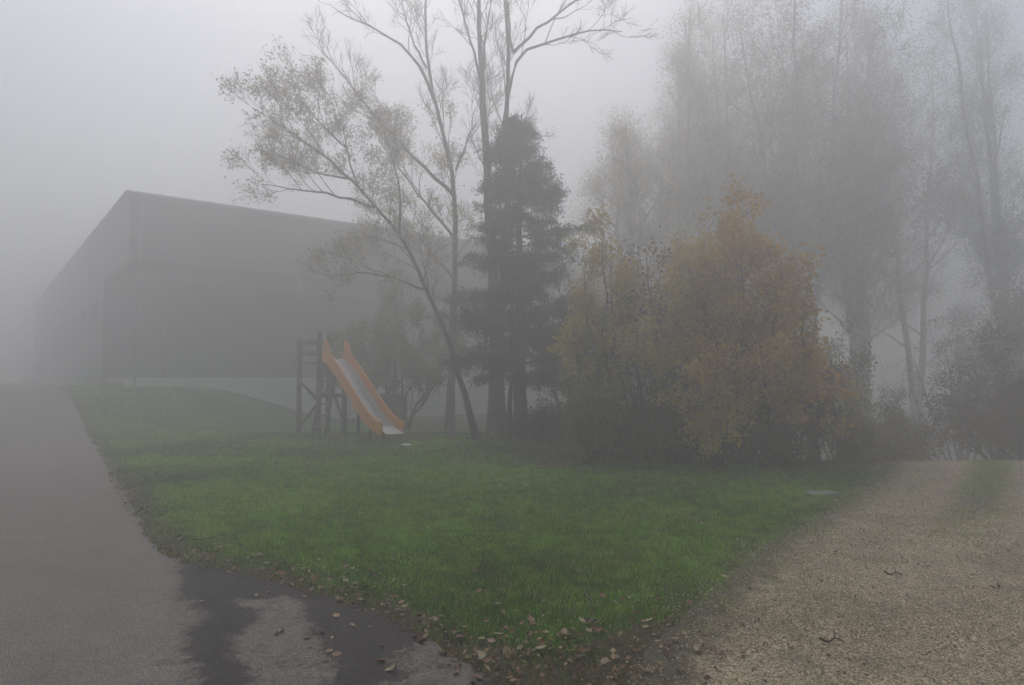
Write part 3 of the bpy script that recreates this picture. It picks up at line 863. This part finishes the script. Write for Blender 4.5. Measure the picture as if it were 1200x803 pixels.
# ------------------------------------------------------------------ trees
def wander(p, d, L, r0, r1, K=6, jit=.12, up=.05, rg=None):
    pts = [np.array(p, float)]; d = np.array(d, float); d /= np.linalg.norm(d)
    for k in range(K - 1):
        d = d + rg.normal(0, jit, 3) + np.array([0, 0, up]); d /= np.linalg.norm(d)
        pts.append(pts[-1] + d * L / (K - 1))
    return np.array(pts), np.linspace(r0, r1, K), d

def grow(limbs, rg, levels=3, kids=(7, 6, 5), ratio=.5, angle=.8, up=.06, jit=.13, minr=.006, start=.25, lenk=None):
    """limbs: list of (pts, radii). Returns list per level of (pts, radii)."""
    out = [limbs]
    for lv in range(levels):
        new = []
        for pts, rr in out[-1]:
            seg = np.linalg.norm(np.diff(pts, axis=0), axis=1); L = seg.sum(); cum = np.r_[0, np.cumsum(seg)] / L
            n = max(2, int(kids[lv] * (.7 + .6 * rg.random()) * (max(1, L / 3) if lv == 0 else 1)))
            for q in range(n):
                f = start + (1 - start) * (q + rg.random()) / n
                p = np.array([np.interp(f, cum, pts[:, i]) for i in range(3)]); r = np.interp(f, cum, rr)
                k = min(len(pts) - 2, int(np.searchsorted(cum, f)) - 1); t = pts[k + 1] - pts[k]; t /= np.linalg.norm(t)
                v = rg.normal(0, 1, 3); v -= t * (v @ t); v /= np.linalg.norm(v) + 1e-9
                d = t * math.cos(angle) + v * math.sin(angle) + np.array([0, 0, .12])
                l = (lenk[lv] if lenk else L * ratio) * (1.15 - .65 * f) * rg.uniform(.6, 1.25)
                a, b, _ = wander(p, d, l, max(min(r * .55, l * .012), minr), minr * .55, 6, jit, up, rg)
                new.append((a, b))
        out.append(new)
    return out

def cards(mb, C, rg, size, asp=.55, tone=(0.2, .9), m=0, droop=0.0, jitter=.5):
    """leaf-sized, slightly folded faces"""
    k = len(C)
    d = rg.normal(0, 1, (k, 3)); d[:, 2] -= droop; d /= np.linalg.norm(d, axis=1, keepdims=True)
    v = rg.normal(0, 1, (k, 3)); s = np.cross(d, v); s /= np.linalg.norm(s, axis=1, keepdims=True) + 1e-9
    nn = np.cross(d, s)
    L = size * rg.uniform(1 - jitter, 1 + jitter, k)[:, None]
    V = np.stack([C - d * L / 2, C + s * L * asp / 2 + nn * L * .08, C + d * L / 2, C - s * L * asp / 2 + nn * L * .08], 1)
    t = np.clip(tone if isinstance(tone, np.ndarray) else rg.uniform(*tone, k), 0, 1)
    mb.add(V.reshape(-1, 3), np.arange(k * 4).reshape(-1, 4), np.repeat(t, 4), m)

def sample_on(br, n, rg, f0=.2):
    """random points along a list of (pts, radii)"""
    A = np.array([b[0] for b in br]); K = A.shape[1]
    i = rg.integers(0, len(A), n); f = rg.uniform(f0, 1, n) * (K - 1); k = np.minimum(f.astype(int), K - 2); f -= k
    return A[i, k] * (1 - f)[:, None] + A[i, k + 1] * f[:, None], i

def build_tree(name, loc, limbs, rg, bark, twig, leafm=None, nleaf=0, lsize=.08, levels=3, label=None, cat='tree', group=None,
               leaf_spread=.1, tone=(.1, .95), leaf_filter=None, minr=.006, **gk):
    root = empty(name, loc); tag(root, label, cat, group)
    lv = grow(limbs, rg, levels, minr=minr, **gk)
    t = MB()
    for pts, rr in limbs: t.tubes(pts[None], rr[None], 10)
    if lv[1]: t.tubes(np.array([b[0] for b in lv[1]]), np.array([b[1] for b in lv[1]]), 6)
    t.build('trunk', M[bark], root, True)
    c = MB()
    for q in lv[2:]:
        c.tubes(np.array([b[0] for b in q]), np.array([b[1] for b in q]), 3)
    if nleaf:
        C, i = sample_on(lv[-1], nleaf * 3 // 4, rg)
        C = np.r_[C, sample_on(lv[-2], nleaf // 4, rg, .4)[0]]
        C = C + rg.normal(0, leaf_spread, C.shape)
        clump = fbm(C[:, 0] * 1.3 + 40, C[:, 2] * 1.3 + C[:, 1], 1.2, 3)
        if leaf_filter is not None:
            k = leaf_filter(C, clump); C, clump = C[k], clump[k]
        tt = tone[0] + (tone[1] - tone[0]) * np.clip(.5 + (clump - .5) * 1.6 + rg.normal(0, .2, len(C)), 0, 1)
        cards(c, C, rg, lsize, .6, tt, 1)
    c.build('crown', [M[twig], M[leafm] if leafm else M[twig]], root)
    return root

def limb(points, r0, r1, rg, K=12, jit=.02):
    Q = np.array(points, float)
    d = np.r_[0, np.cumsum(np.linalg.norm(np.diff(Q, axis=0), axis=1))]
    Q3 = Q.copy()
    for _ in range(3):
        N_ = [Q3[0]]
        for a, b in zip(Q3[:-1], Q3[1:]): N_ += [a * .75 + b * .25, a * .25 + b * .75]
        N_.append(Q3[-1]); Q3 = np.array(N_)
    d = np.r_[0, np.cumsum(np.linalg.norm(np.diff(Q3, axis=0), axis=1))]
    t = np.linspace(0, d[-1], K)
    pts = np.c_[[np.interp(t, d, Q3[:, i]) for i in range(3)]].T
    pts[1:] += rg.normal(0, jit, (K - 1, 3))
    rr = np.linspace(r0, r1, K) 
    return pts, rr

def flare(rr, k=1.35):
    rr = rr.copy(); rr[0] *= k; rr[1] *= 1 + (k - 1) * .3; return rr

def pl(path, o):
    """picture points with real depths -> local points of a tree whose foot is o"""
    return [P(a, b, c) - o for a, b, c in path]

def foot(px, Y, py=505):
    q = P(px, py, Y); return np.array([q[0], q[1], float(height(q[0], q[1])) - .12])

# A: tall bare tree with two main stems
rg = np.random.default_rng(21)
o = foot(583, 19.0)
la = [limb([(0, 0, 0)] + pl([(581, 440, 19.0), (579, 330, 19.0), (572, 220, 19.1), (566, 110, 19.2), (561, 30, 19.3), (558, -60, 19.4)], o), .27, .045, rg),
      limb(pl([(581, 440, 19.0), (590, 330, 18.9), (597, 240, 18.8), (590, 130, 18.6), (598, 70, 18.4), (590, -30, 18.3)], o), .17, .04, rg),
      limb(pl([(590, 150, 18.7), (603, 62, 18.4), (640, 52, 18.0), (690, 33, 17.6), (730, 37, 17.3)], o), .075, .014, rg),
      limb(pl([(601, 62, 18.4), (625, 38, 18.6), (660, 12, 18.9), (720, -30, 19.2)], o), .06, .014, rg),
      limb(pl([(601, 60, 18.4), (594, 20, 18.0), (600, -50, 17.6)], o), .05, .014, rg),
      limb(pl([(566, 110, 19.2), (556, 60, 19.8), (546, 30, 20.2), (530, -30, 20.6)], o), .06, .014, rg),
      limb(pl([(566, 110, 19.2), (568, 50, 18.6), (580, -20, 18.0)], o), .06, .014, rg)]
la = [(a, b * .8) for a, b in la]; la[0] = (la[0][0], flare(la[0][1], 1.6))
build_tree('bare_tree', o, la, rg, 'bark_grey', 'twig', 'leaf_pale', 3500, .06, 3, label='tall bare tree with two upright grey stems rising behind the dark conifer', kids=(5.5, 7, 6),
           lenk=(1.9, .9, .42), angle=.6, up=.07, start=.38, leaf_filter=lambda C, c: (C[:, 2] < 9) & (c > .45), minr=.0055)

# B: leaning tree with sparse beige leaves reaching left
rg = np.random.default_rng(5)
o = foot(561, 17.6)
lb = [limb([(0, 0, 0)] + pl([(549, 475, 17.6), (534, 432, 17.6), (521, 385, 17.6), (498, 330, 17.6), (468, 272, 17.6), (441, 243, 17.6), (413, 212, 17.7), (404, 150, 17.8), (392, 110, 17.9)], o), .115, .008, rg, 16),
      limb(pl([(441, 243, 17.6), (400, 230, 17.3), (350, 222, 17.0), (305, 216, 16.6)], o), .05, .01, rg, 10),
      limb(pl([(425, 225, 17.6), (380, 180, 17.3), (335, 150, 17.0), (296, 126, 16.8)], o), .05, .01, rg, 10),
      limb(pl([(413, 210, 17.6), (380, 205, 18.2), (340, 190, 18.8), (318, 175, 19.2)], o), .04, .01, rg, 10),
      limb(pl([(468, 272, 17.6), (470, 230, 18.2), (455, 170, 18.8), (440, 130, 19.0)], o), .05, .01, rg, 10),
      limb(pl([(408, 175, 17.7), (370, 140, 17.2), (350, 110, 16.8)], o), .035, .01, rg, 8),
      limb(pl([(500, 340, 17.6), (470, 330, 17.0), (425, 318, 16.4), (395, 322, 16.0)], o), .045, .01, rg, 10)]
lb = [(a, b * .75) for a, b in lb]; lb[0] = (lb[0][0], flare(lb[0][1], 1.5))
build_tree('leaning_tree', o, lb, rg, 'bark_dark', 'twig', 'leaf_pale', 19000, .06, 3, label='leaning tree with sparse pale leaves reaching left over the slide', kids=(8, 8, 5),
           lenk=(1.5, .85, .4), angle=.72, up=.05, start=.34, leaf_spread=.08, leaf_filter=lambda C, c: (C[:, 2] > 3.0) & (c > .28), minr=.004)

# A1: second bare tree whose limbs sweep up to the left
rg = np.random.default_rng(9)
o = foot(527, 20.6, 498)
lc = [limb([(0, 0, 0)] + pl([(530, 420, 20.6), (534, 320, 20.6), (534, 230, 20.6), (524, 170, 20.6), (508, 118, 20.6), (498, 60, 20.6), (500, -40, 20.6)], o), .15, .03, rg),
      limb(pl([(510, 120, 20.6), (490, 70, 20.3), (450, 38, 20.0), (412, 22, 19.7), (385, 5, 19.5)], o), .07, .012, rg),
      limb(pl([(500, 80, 20.6), (480, 40, 21), (466, -20, 21.6)], o), .05, .012, rg),
      limb(pl([(534, 232, 20.6), (490, 190, 20.2), (440, 140, 19.8), (405, 90, 19.5), (372, 55, 19.2)], o), .075, .012, rg, 14),
      limb(pl([(534, 280, 20.6), (500, 240, 20.8), (465, 195, 21.0), (445, 165, 21.4)], o), .06, .012, rg),
      limb(pl([(535, 330, 20.6), (500, 290, 20.2), (470, 250, 20.0)], o), .05, .012, rg),
      limb(pl([(534, 200, 20.6), (550, 160, 20.2), (560, 120, 20.0)], o), .05, .012, rg)]
lc = [(a, b * .8) for a, b in lc]; lc[0] = (lc[0][0], flare(lc[0][1], 1.5))
build_tree('bare_tree', o, lc, rg, 'bark_grey', 'twig', 'leaf_yellow', 12000, .07, 3, label='slim tree with bare limbs sweeping up left above the hall roof', kids=(6, 7, 5),
           lenk=(1.7, .85, .42), angle=.65, up=.07, start=.33, leaf_spread=.12, leaf_filter=lambda C, c: (C[:, 2] < 10.0) & (c > .42), minr=.006)

# C: dark conifer
def conifer(name, o, H, Rmax, rg, label, zlow=2.2, group=None, dens=1.0):
    root = empty(name, o); tag(root, label, 'tree', group)
    t = MB(); pts, rr = limb([(0, 0, 0), (.05, 0, H * .3), (0, .05, H * .65), (0.05, 0, H)], .2, .015, rg, 12, .015)
    t.tubes(pts[None], flare(rr)[None], 10)
    c = MB(); br = []; sub = []
    z = zlow
    while z < H - .15:
        f = (z - zlow) / (H - zlow)
        prof = (1 - f) ** .72 * min(1, .62 + f * 3.2)
        for q in range(rg.integers(4, 7)):
            a = rg.uniform(0, 2 * np.pi); L = Rmax * prof * rg.uniform(.5, 1.15)
            if rg.random() < .06: L *= 1.25
            d = np.array([math.cos(a), math.sin(a), .28 - .25 * (1 - f)])
            b, r_, _ = wander((0, 0, z), d, max(L, .2), .035 * (1 - f) + .01, .004, 6, .06, -.015 + .03 * f, rg)
            br.append((b, r_))
            for w in range(int(4 + L * 7)):
                g_ = rg.uniform(.18, 1); k = g_ * 5; i = min(int(k), 4); p = b[i] * (1 - k + i) + b[i + 1] * (k - i)
                a2 = a + rg.choice([-1, 1]) * rg.uniform(.5, 1.1)
                sb, sr, _ = wander(p, (math.cos(a2), math.sin(a2), rg.uniform(-.7, .15)), (.25 + .4 * L * (1 - g_ * .6)) * .8, .008, .003, 6, .08, -.05, rg)
                sub.append((sb, sr))
        z += rg.uniform(.16, .34)
    t.tubes(np.array([b[0] for b in br]), np.array([b[1] for b in br]), 5)
    t.build('trunk', M['bark_dark'], root, True)
    c.tubes(np.array([b[0] for b in sub]), np.array([b[1] for b in sub]), 3)
    n = int(75000 * dens)
    C1, _ = sample_on(sub, n, rg, 0); C2, _ = sample_on(br, n // 4, rg, .3)
    C = np.r_[C1, C2]; C += rg.normal(0, .065, C.shape)
    cards(c, C, rg, .10, .22, (0, 1), 1, droop=.6)
    c.build('crown', [M['twig'], M['needle']], root)
    return root
rg = np.random.default_rng(14)
conifer('conifer', foot(609, 18.2), 8.9, 2.45, rg, 'dark dense conifer with a pointed top standing before the bare stems', 1.75)

# small trunks and shrubs around the conifer
for (px, Y, h, lean, lab) in ((531, 22.5, 4.5, -.05, 'thin dark sapling trunk left of the leaning tree'), (598, 17.4, 5.0, .03, 'slender stem close to the left of the conifer trunk')):
    rg = np.random.default_rng(px)
    o = foot(px, Y); l = [limb([(0, 0, 0), (lean, .1, h * .4), (lean * 2, 0, h)], .075, .02, rg, 10, .02)]
    build_tree('sapling', o, l, rg, 'bark_dark', 'twig', 'leaf_olive', 500, .07, 2, label=lab, kids=(3, 4), lenk=(1.1, .5), start=.45, leaf_spread=.15)

def shrub(name, o, H, W_, rg, leafm, nleaf, lsize, label, twigm='twig_purple', stems=11, tone=(.1, .95), D_=None, cat='shrub', group=None, lowbare=0.0, spread=.12, clumpy=.42, lean=0.0, kids=(6, 5, 4)):
    limbs = []
    D_ = D_ or W_
    for k in range(stems):
        a = rg.uniform(0, 2 * np.pi); q = math.sqrt(rg.random()) * rg.uniform(.7, 1.1)
        tx, ty = math.cos(a) * q * W_ * .5, math.sin(a) * q * D_ * .5
        hh = H * (1 - .5 * min(q, 1) ** 1.4) * rg.uniform(.68, 1.0)
        b = np.array([tx * .18, ty * .18, 0])
        if k == 0: tx, ty, hh = 0.0, 0.0, H * .86
        limbs.append(limb([b, (tx * .45 + lean * .3, ty * .45, hh * .35), (tx * .85 + lean * .7, ty * .85, hh * .7), (tx * 1.02 + lean, ty, hh)], .016 * H * .5 + .01, .008, rg, 8, .05))
    zf = lambda C, c: (c > clumpy) & (C[:, 2] > lowbare * H + (c - .5) * H * .5)
    return build_tree(name, o, limbs, rg, 'bark_dark', twigm, leafm, nleaf, lsize, 3, label=label, cat=cat, group=group, kids=kids,
                      lenk=(H * .24, H * .11, H * .055), angle=.75, up=.05, start=.18, leaf_spread=spread, tone=tone, leaf_filter=zf, minr=.004)

TH = 'bushes and small trees of the thicket beside the lawn'
specs = [  # px, Y, H, W, leaf, n, size, name, label, low bare
    (872, 13.0, 5.35, 2.6, 'leaf_orange', 12000, .085, 'autumn_tree', 'tallest orange brown leaved young tree in the middle of the thicket', .22, 13),
    (916, 12.9, 4.0, 1.7, 'leaf_orange', 7500, .085, 'autumn_tree', 'broad rusty orange young tree at the right end of the thicket', .2, 11),
    (812, 13.6, 4.7, 2.2, 'leaf_yellow', 6500, .08, 'autumn_tree', 'yellowish brown young tree left of the tallest orange one', .32, 11),
    (718, 14.2, 5.0, 2.5, 'leaf_yellow', 8500, .075, 'autumn_tree', 'thin pale yellow leaved tree next to the dark conifer', .3, 12),
    (762, 14.6, 5.0, 2.2, 'leaf_brown', 3200, .075, 'bare_bush', 'nearly bare purple brown bush between two yellow trees', .3, 15),
    (700, 13.3, 1.9, 1.7, 'leaf_olive', 3600, .065, 'shrub', 'low olive yellow shrub at the left foot of the thicket', .05, 11),
    (838, 12.6, 2.2, 1.4, 'leaf_yellow', 3200, .075, 'shrub', 'low bright yellow green shrub at the front of the thicket', .15, 10),
    (790, 13.2, 2.3, 1.9, 'leaf_brown', 2400, .06, 'shrub', 'low dark brown leafless looking bush in the thicket centre', .0, 14),
    (915, 12.8, 1.7, 1.9, 'leaf_brown', 3200, .06, 'shrub', 'dark low brown brush under the rusty orange tree', .0, 14),
    (950, 13.6, 2.7, 1.0, 'leaf_brown', 1500, .06, 'bare_bush', 'grey brown bare bush at the outer right edge of the thicket', .1, 12),
    (1000, 13.2, 1.0, 1.3, 'leaf_olive', 2000, .055, 'shrub', 'small olive brown shrub on the corner beside the track', .0, 12),
    (1036, 13.8, .6, 1.0, 'leaf_olive', 900, .05, 'shrub', 'lowest scrubby bush where the thicket meets the gravel track', .0, 10),
    (640, 17.2, 1.25, 2.4, 'leaf_green', 4200, .06, 'shrub', 'low dark green bramble right of the conifer trunk', .0, 14),
    (690, 17.0, 1.9, 1.8, 'leaf_green', 2400, .06, 'shrub', 'dark bluish green bush behind the olive shrub by the conifer', .0, 12),
    (668, 19.5, 4.6, 2.4, 'leaf_green', 2000, .07, 'bare_bush', 'thin twiggy bush showing right of the conifer crown', .3, 10),
    (745, 13.4, 1.6, 1.8, 'leaf_brown', 2400, .06, 'shrub', 'dark brushy undergrowth clump left of the thicket centre', .0, 14),
    (868, 13.3, 1.9, 1.9, 'leaf_brown', 2800, .06, 'shrub', 'dark low brush around the foot of the tallest orange tree', .0, 14),
    (462, 22.5, 5.0, 5.0, 'leaf_olive', 34000, .07, 'shrub', 'pale olive leaved bush behind the slide in front of the hall', .3, 18),
]
for i, (px, Y, H, W_, lf, nl, ls, nm, lab, lb_, stm) in enumerate(specs):
    rg = np.random.default_rng(100 + i)
    
    shrub(nm, foot(px, Y, 540), H, W_, rg, lf, int(nl * (2.1 if px > 690 else 1.4)), ls * 1.0, lab, stems=stm, lowbare=lb_, group=TH if px > 690 else None, cat='tree' if nm == 'autumn_tree' else 'bush', spread=.11,
          kids=(5, 4, 3))

# E: tall misty trees behind the thicket and along the track
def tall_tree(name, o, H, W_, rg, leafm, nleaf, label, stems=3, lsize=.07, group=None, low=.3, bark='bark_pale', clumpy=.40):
    limbs = []
    for k in range(stems):
        a = rg.uniform(0, 2 * np.pi); s_ = W_ * .2 * rg.uniform(.3, 1) if stems > 1 else .3
        limbs.append(limb([(0, 0, 0), (math.cos(a) * s_ * .25, math.sin(a) * s_ * .25, H * .25), (math.cos(a) * s_ * .8, math.sin(a) * s_ * .8, H * .6), (math.cos(a) * s_ * 1.3, math.sin(a) * s_ * 1.3, H * rg.uniform(.85, 1))], .21, .03, rg, 14, .05))
    n = 7
    for k in range(n * 2):
        b, rr = limbs[k % stems]; f = rg.uniform(low, .85); i = f * 13; j = int(i); p = b[j]
        a = rg.uniform(0, 2 * np.pi); L = W_ * .5 * (1.1 - .55 * f)
        q, r_, _ = wander(p, (math.cos(a), math.sin(a), .75), L, .07, .015, 10, .09, .05, rg); limbs.append((q, r_))
    return build_tree(name, o, limbs, rg, bark, 'twig', leafm, int(nleaf * 4.2), lsize, 3, label=label, group=group, kids=(3.6, 6, 5), lenk=(W_ * .26, W_ * .13, W_ * .07), angle=.7,
                      up=.06, start=.3, leaf_spread=.38, leaf_filter=lambda C, c: (c > clumpy), minr=.008)
TT = 'tall misty trees behind the thicket'
tall = [(945, 23, 17.5, 7.5, 'leaf_olive', 16000, 'tallest pale stemmed tree rising straight behind the orange thicket', 3),
        (870, 25, 17.0, 7.0, 'leaf_pale', 15000, 'tall hazy tree behind the left part of the orange thicket', 2),
        (800, 24, 14.5, 6.5, 'leaf_pale', 14000, 'rounded hazy tree nearest the open sky left of the tall trees', 2),
        (1015, 25, 16.5, 8.0, 'leaf_olive', 16000, 'tall hazy tree standing at the bend above the gravel track', 3),
        (1075, 31, 18.5, 8.0, 'leaf_green', 12000, 'faint far tree in the fog over the end of the track', 2),
        (742, 27, 11.5, 6.0, 'leaf_pale', 12000, 'smaller hazy tree between the conifer and the tall trees', 2),
        (1236, 24, 5.6, 5.0, 'leaf_brown', 10000, 'dark bushy tree at the right hand side of the track', 4),
        (835, 31, 15.5, 8.5, 'leaf_pale', 12000, 'dim broad tree filling the fog behind the left of the tall group', 2),
         (925, 34, 18.5, 9.0, 'leaf_pale', 13000, 'dim broad tree deep in the fog behind the tallest pale stem', 3),
         (1005, 36, 18.0, 9.0, 'leaf_pale', 13000, 'faintest wide tree in the fog left of the track gap', 3),
         (1190, 25, 17.5, 8.0, 'leaf_green', 12000, 'tall faded tree over the right side of the track', 3)]
for i, (px, Y, H, W_, lf, nl, lab, stm) in enumerate(tall):
    if H > 9 and px not in (742, 835, 925, 1005): Y *= 1.22; H = min(H * 1.16, 21.0); W_ *= 1.28
    rg = np.random.default_rng(300 + i)
    q = P(px, 500, Y); o = np.array([q[0], q[1], float(height(q[0], q[1])) - .15])
    H2 = min(H - o[2], 20.5 - o[2]) if H > 6 else H - o[2] * .6
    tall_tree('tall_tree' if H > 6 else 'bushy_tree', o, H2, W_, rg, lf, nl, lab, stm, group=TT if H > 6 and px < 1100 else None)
side = ((1196, 14.6, 2.0, 1.8, 'leaf_brown', 'dark roadside bush where the track dips out of sight on the right'),
        (1172, 17.0, 3.8, 2.4, 'leaf_brown', 'dark brown tall bush behind the roadside bush on the right'),
        (985, 18.5, 4.2, 2.4, 'leaf_olive', 'hazy olive bush rising behind the right end of the thicket'),
        (1048, 16.5, 1.4, 1.8, 'leaf_olive', 'low undergrowth bush behind the scrub beside the track'),
        (1180, 21.5, 4.6, 3.2, 'leaf_brown', 'dim brown bush in the dip to the right of the track'),
        (1050, 24.5, 3.6, 3.4, 'leaf_brown', 'foggy brown bush left of the far end of the track'),
        (1128, 27.0, 6.8, 6.0, 'leaf_brown', 'fog hidden bush closing the end of the track'))
for i, (px, Y, H, W_, lf, lab) in enumerate(side):
    rg = np.random.default_rng(400 + i)
    q = P(px, 500, Y); o = np.array([q[0], q[1], float(height(q[0], q[1])) - .1])
    shrub('shrub', o, H, W_, rg, lf, 9000, .075, lab, stems=13, cat='bush', kids=(5, 4, 3))

# ------------------------------------------------------------------ the fog
mb = MB(); mb.box((0, 0, 9.75), (800, 800, 32.9))
hz = mb.build('haze', [])
hm = bpy.data.materials.new('fog'); hm.use_nodes = True; nt = hm.node_tree; nt.nodes.clear()
pv = nt.nodes.new('ShaderNodeVolumePrincipled'); pv.inputs['Color'].default_value = (.989, .982, .969, 1); pv.inputs['Density'].default_value = FOG; pv.inputs['Anisotropy'].default_value = .60
ou = nt.nodes.new('ShaderNodeOutputMaterial'); nt.links.new(pv.outputs[0], ou.inputs['Volume'])
hz.data.materials.append(hm)
tag(hz, 'thick pale grey fog filling the air over lawn, road and trees', 'fog', kind='stuff')
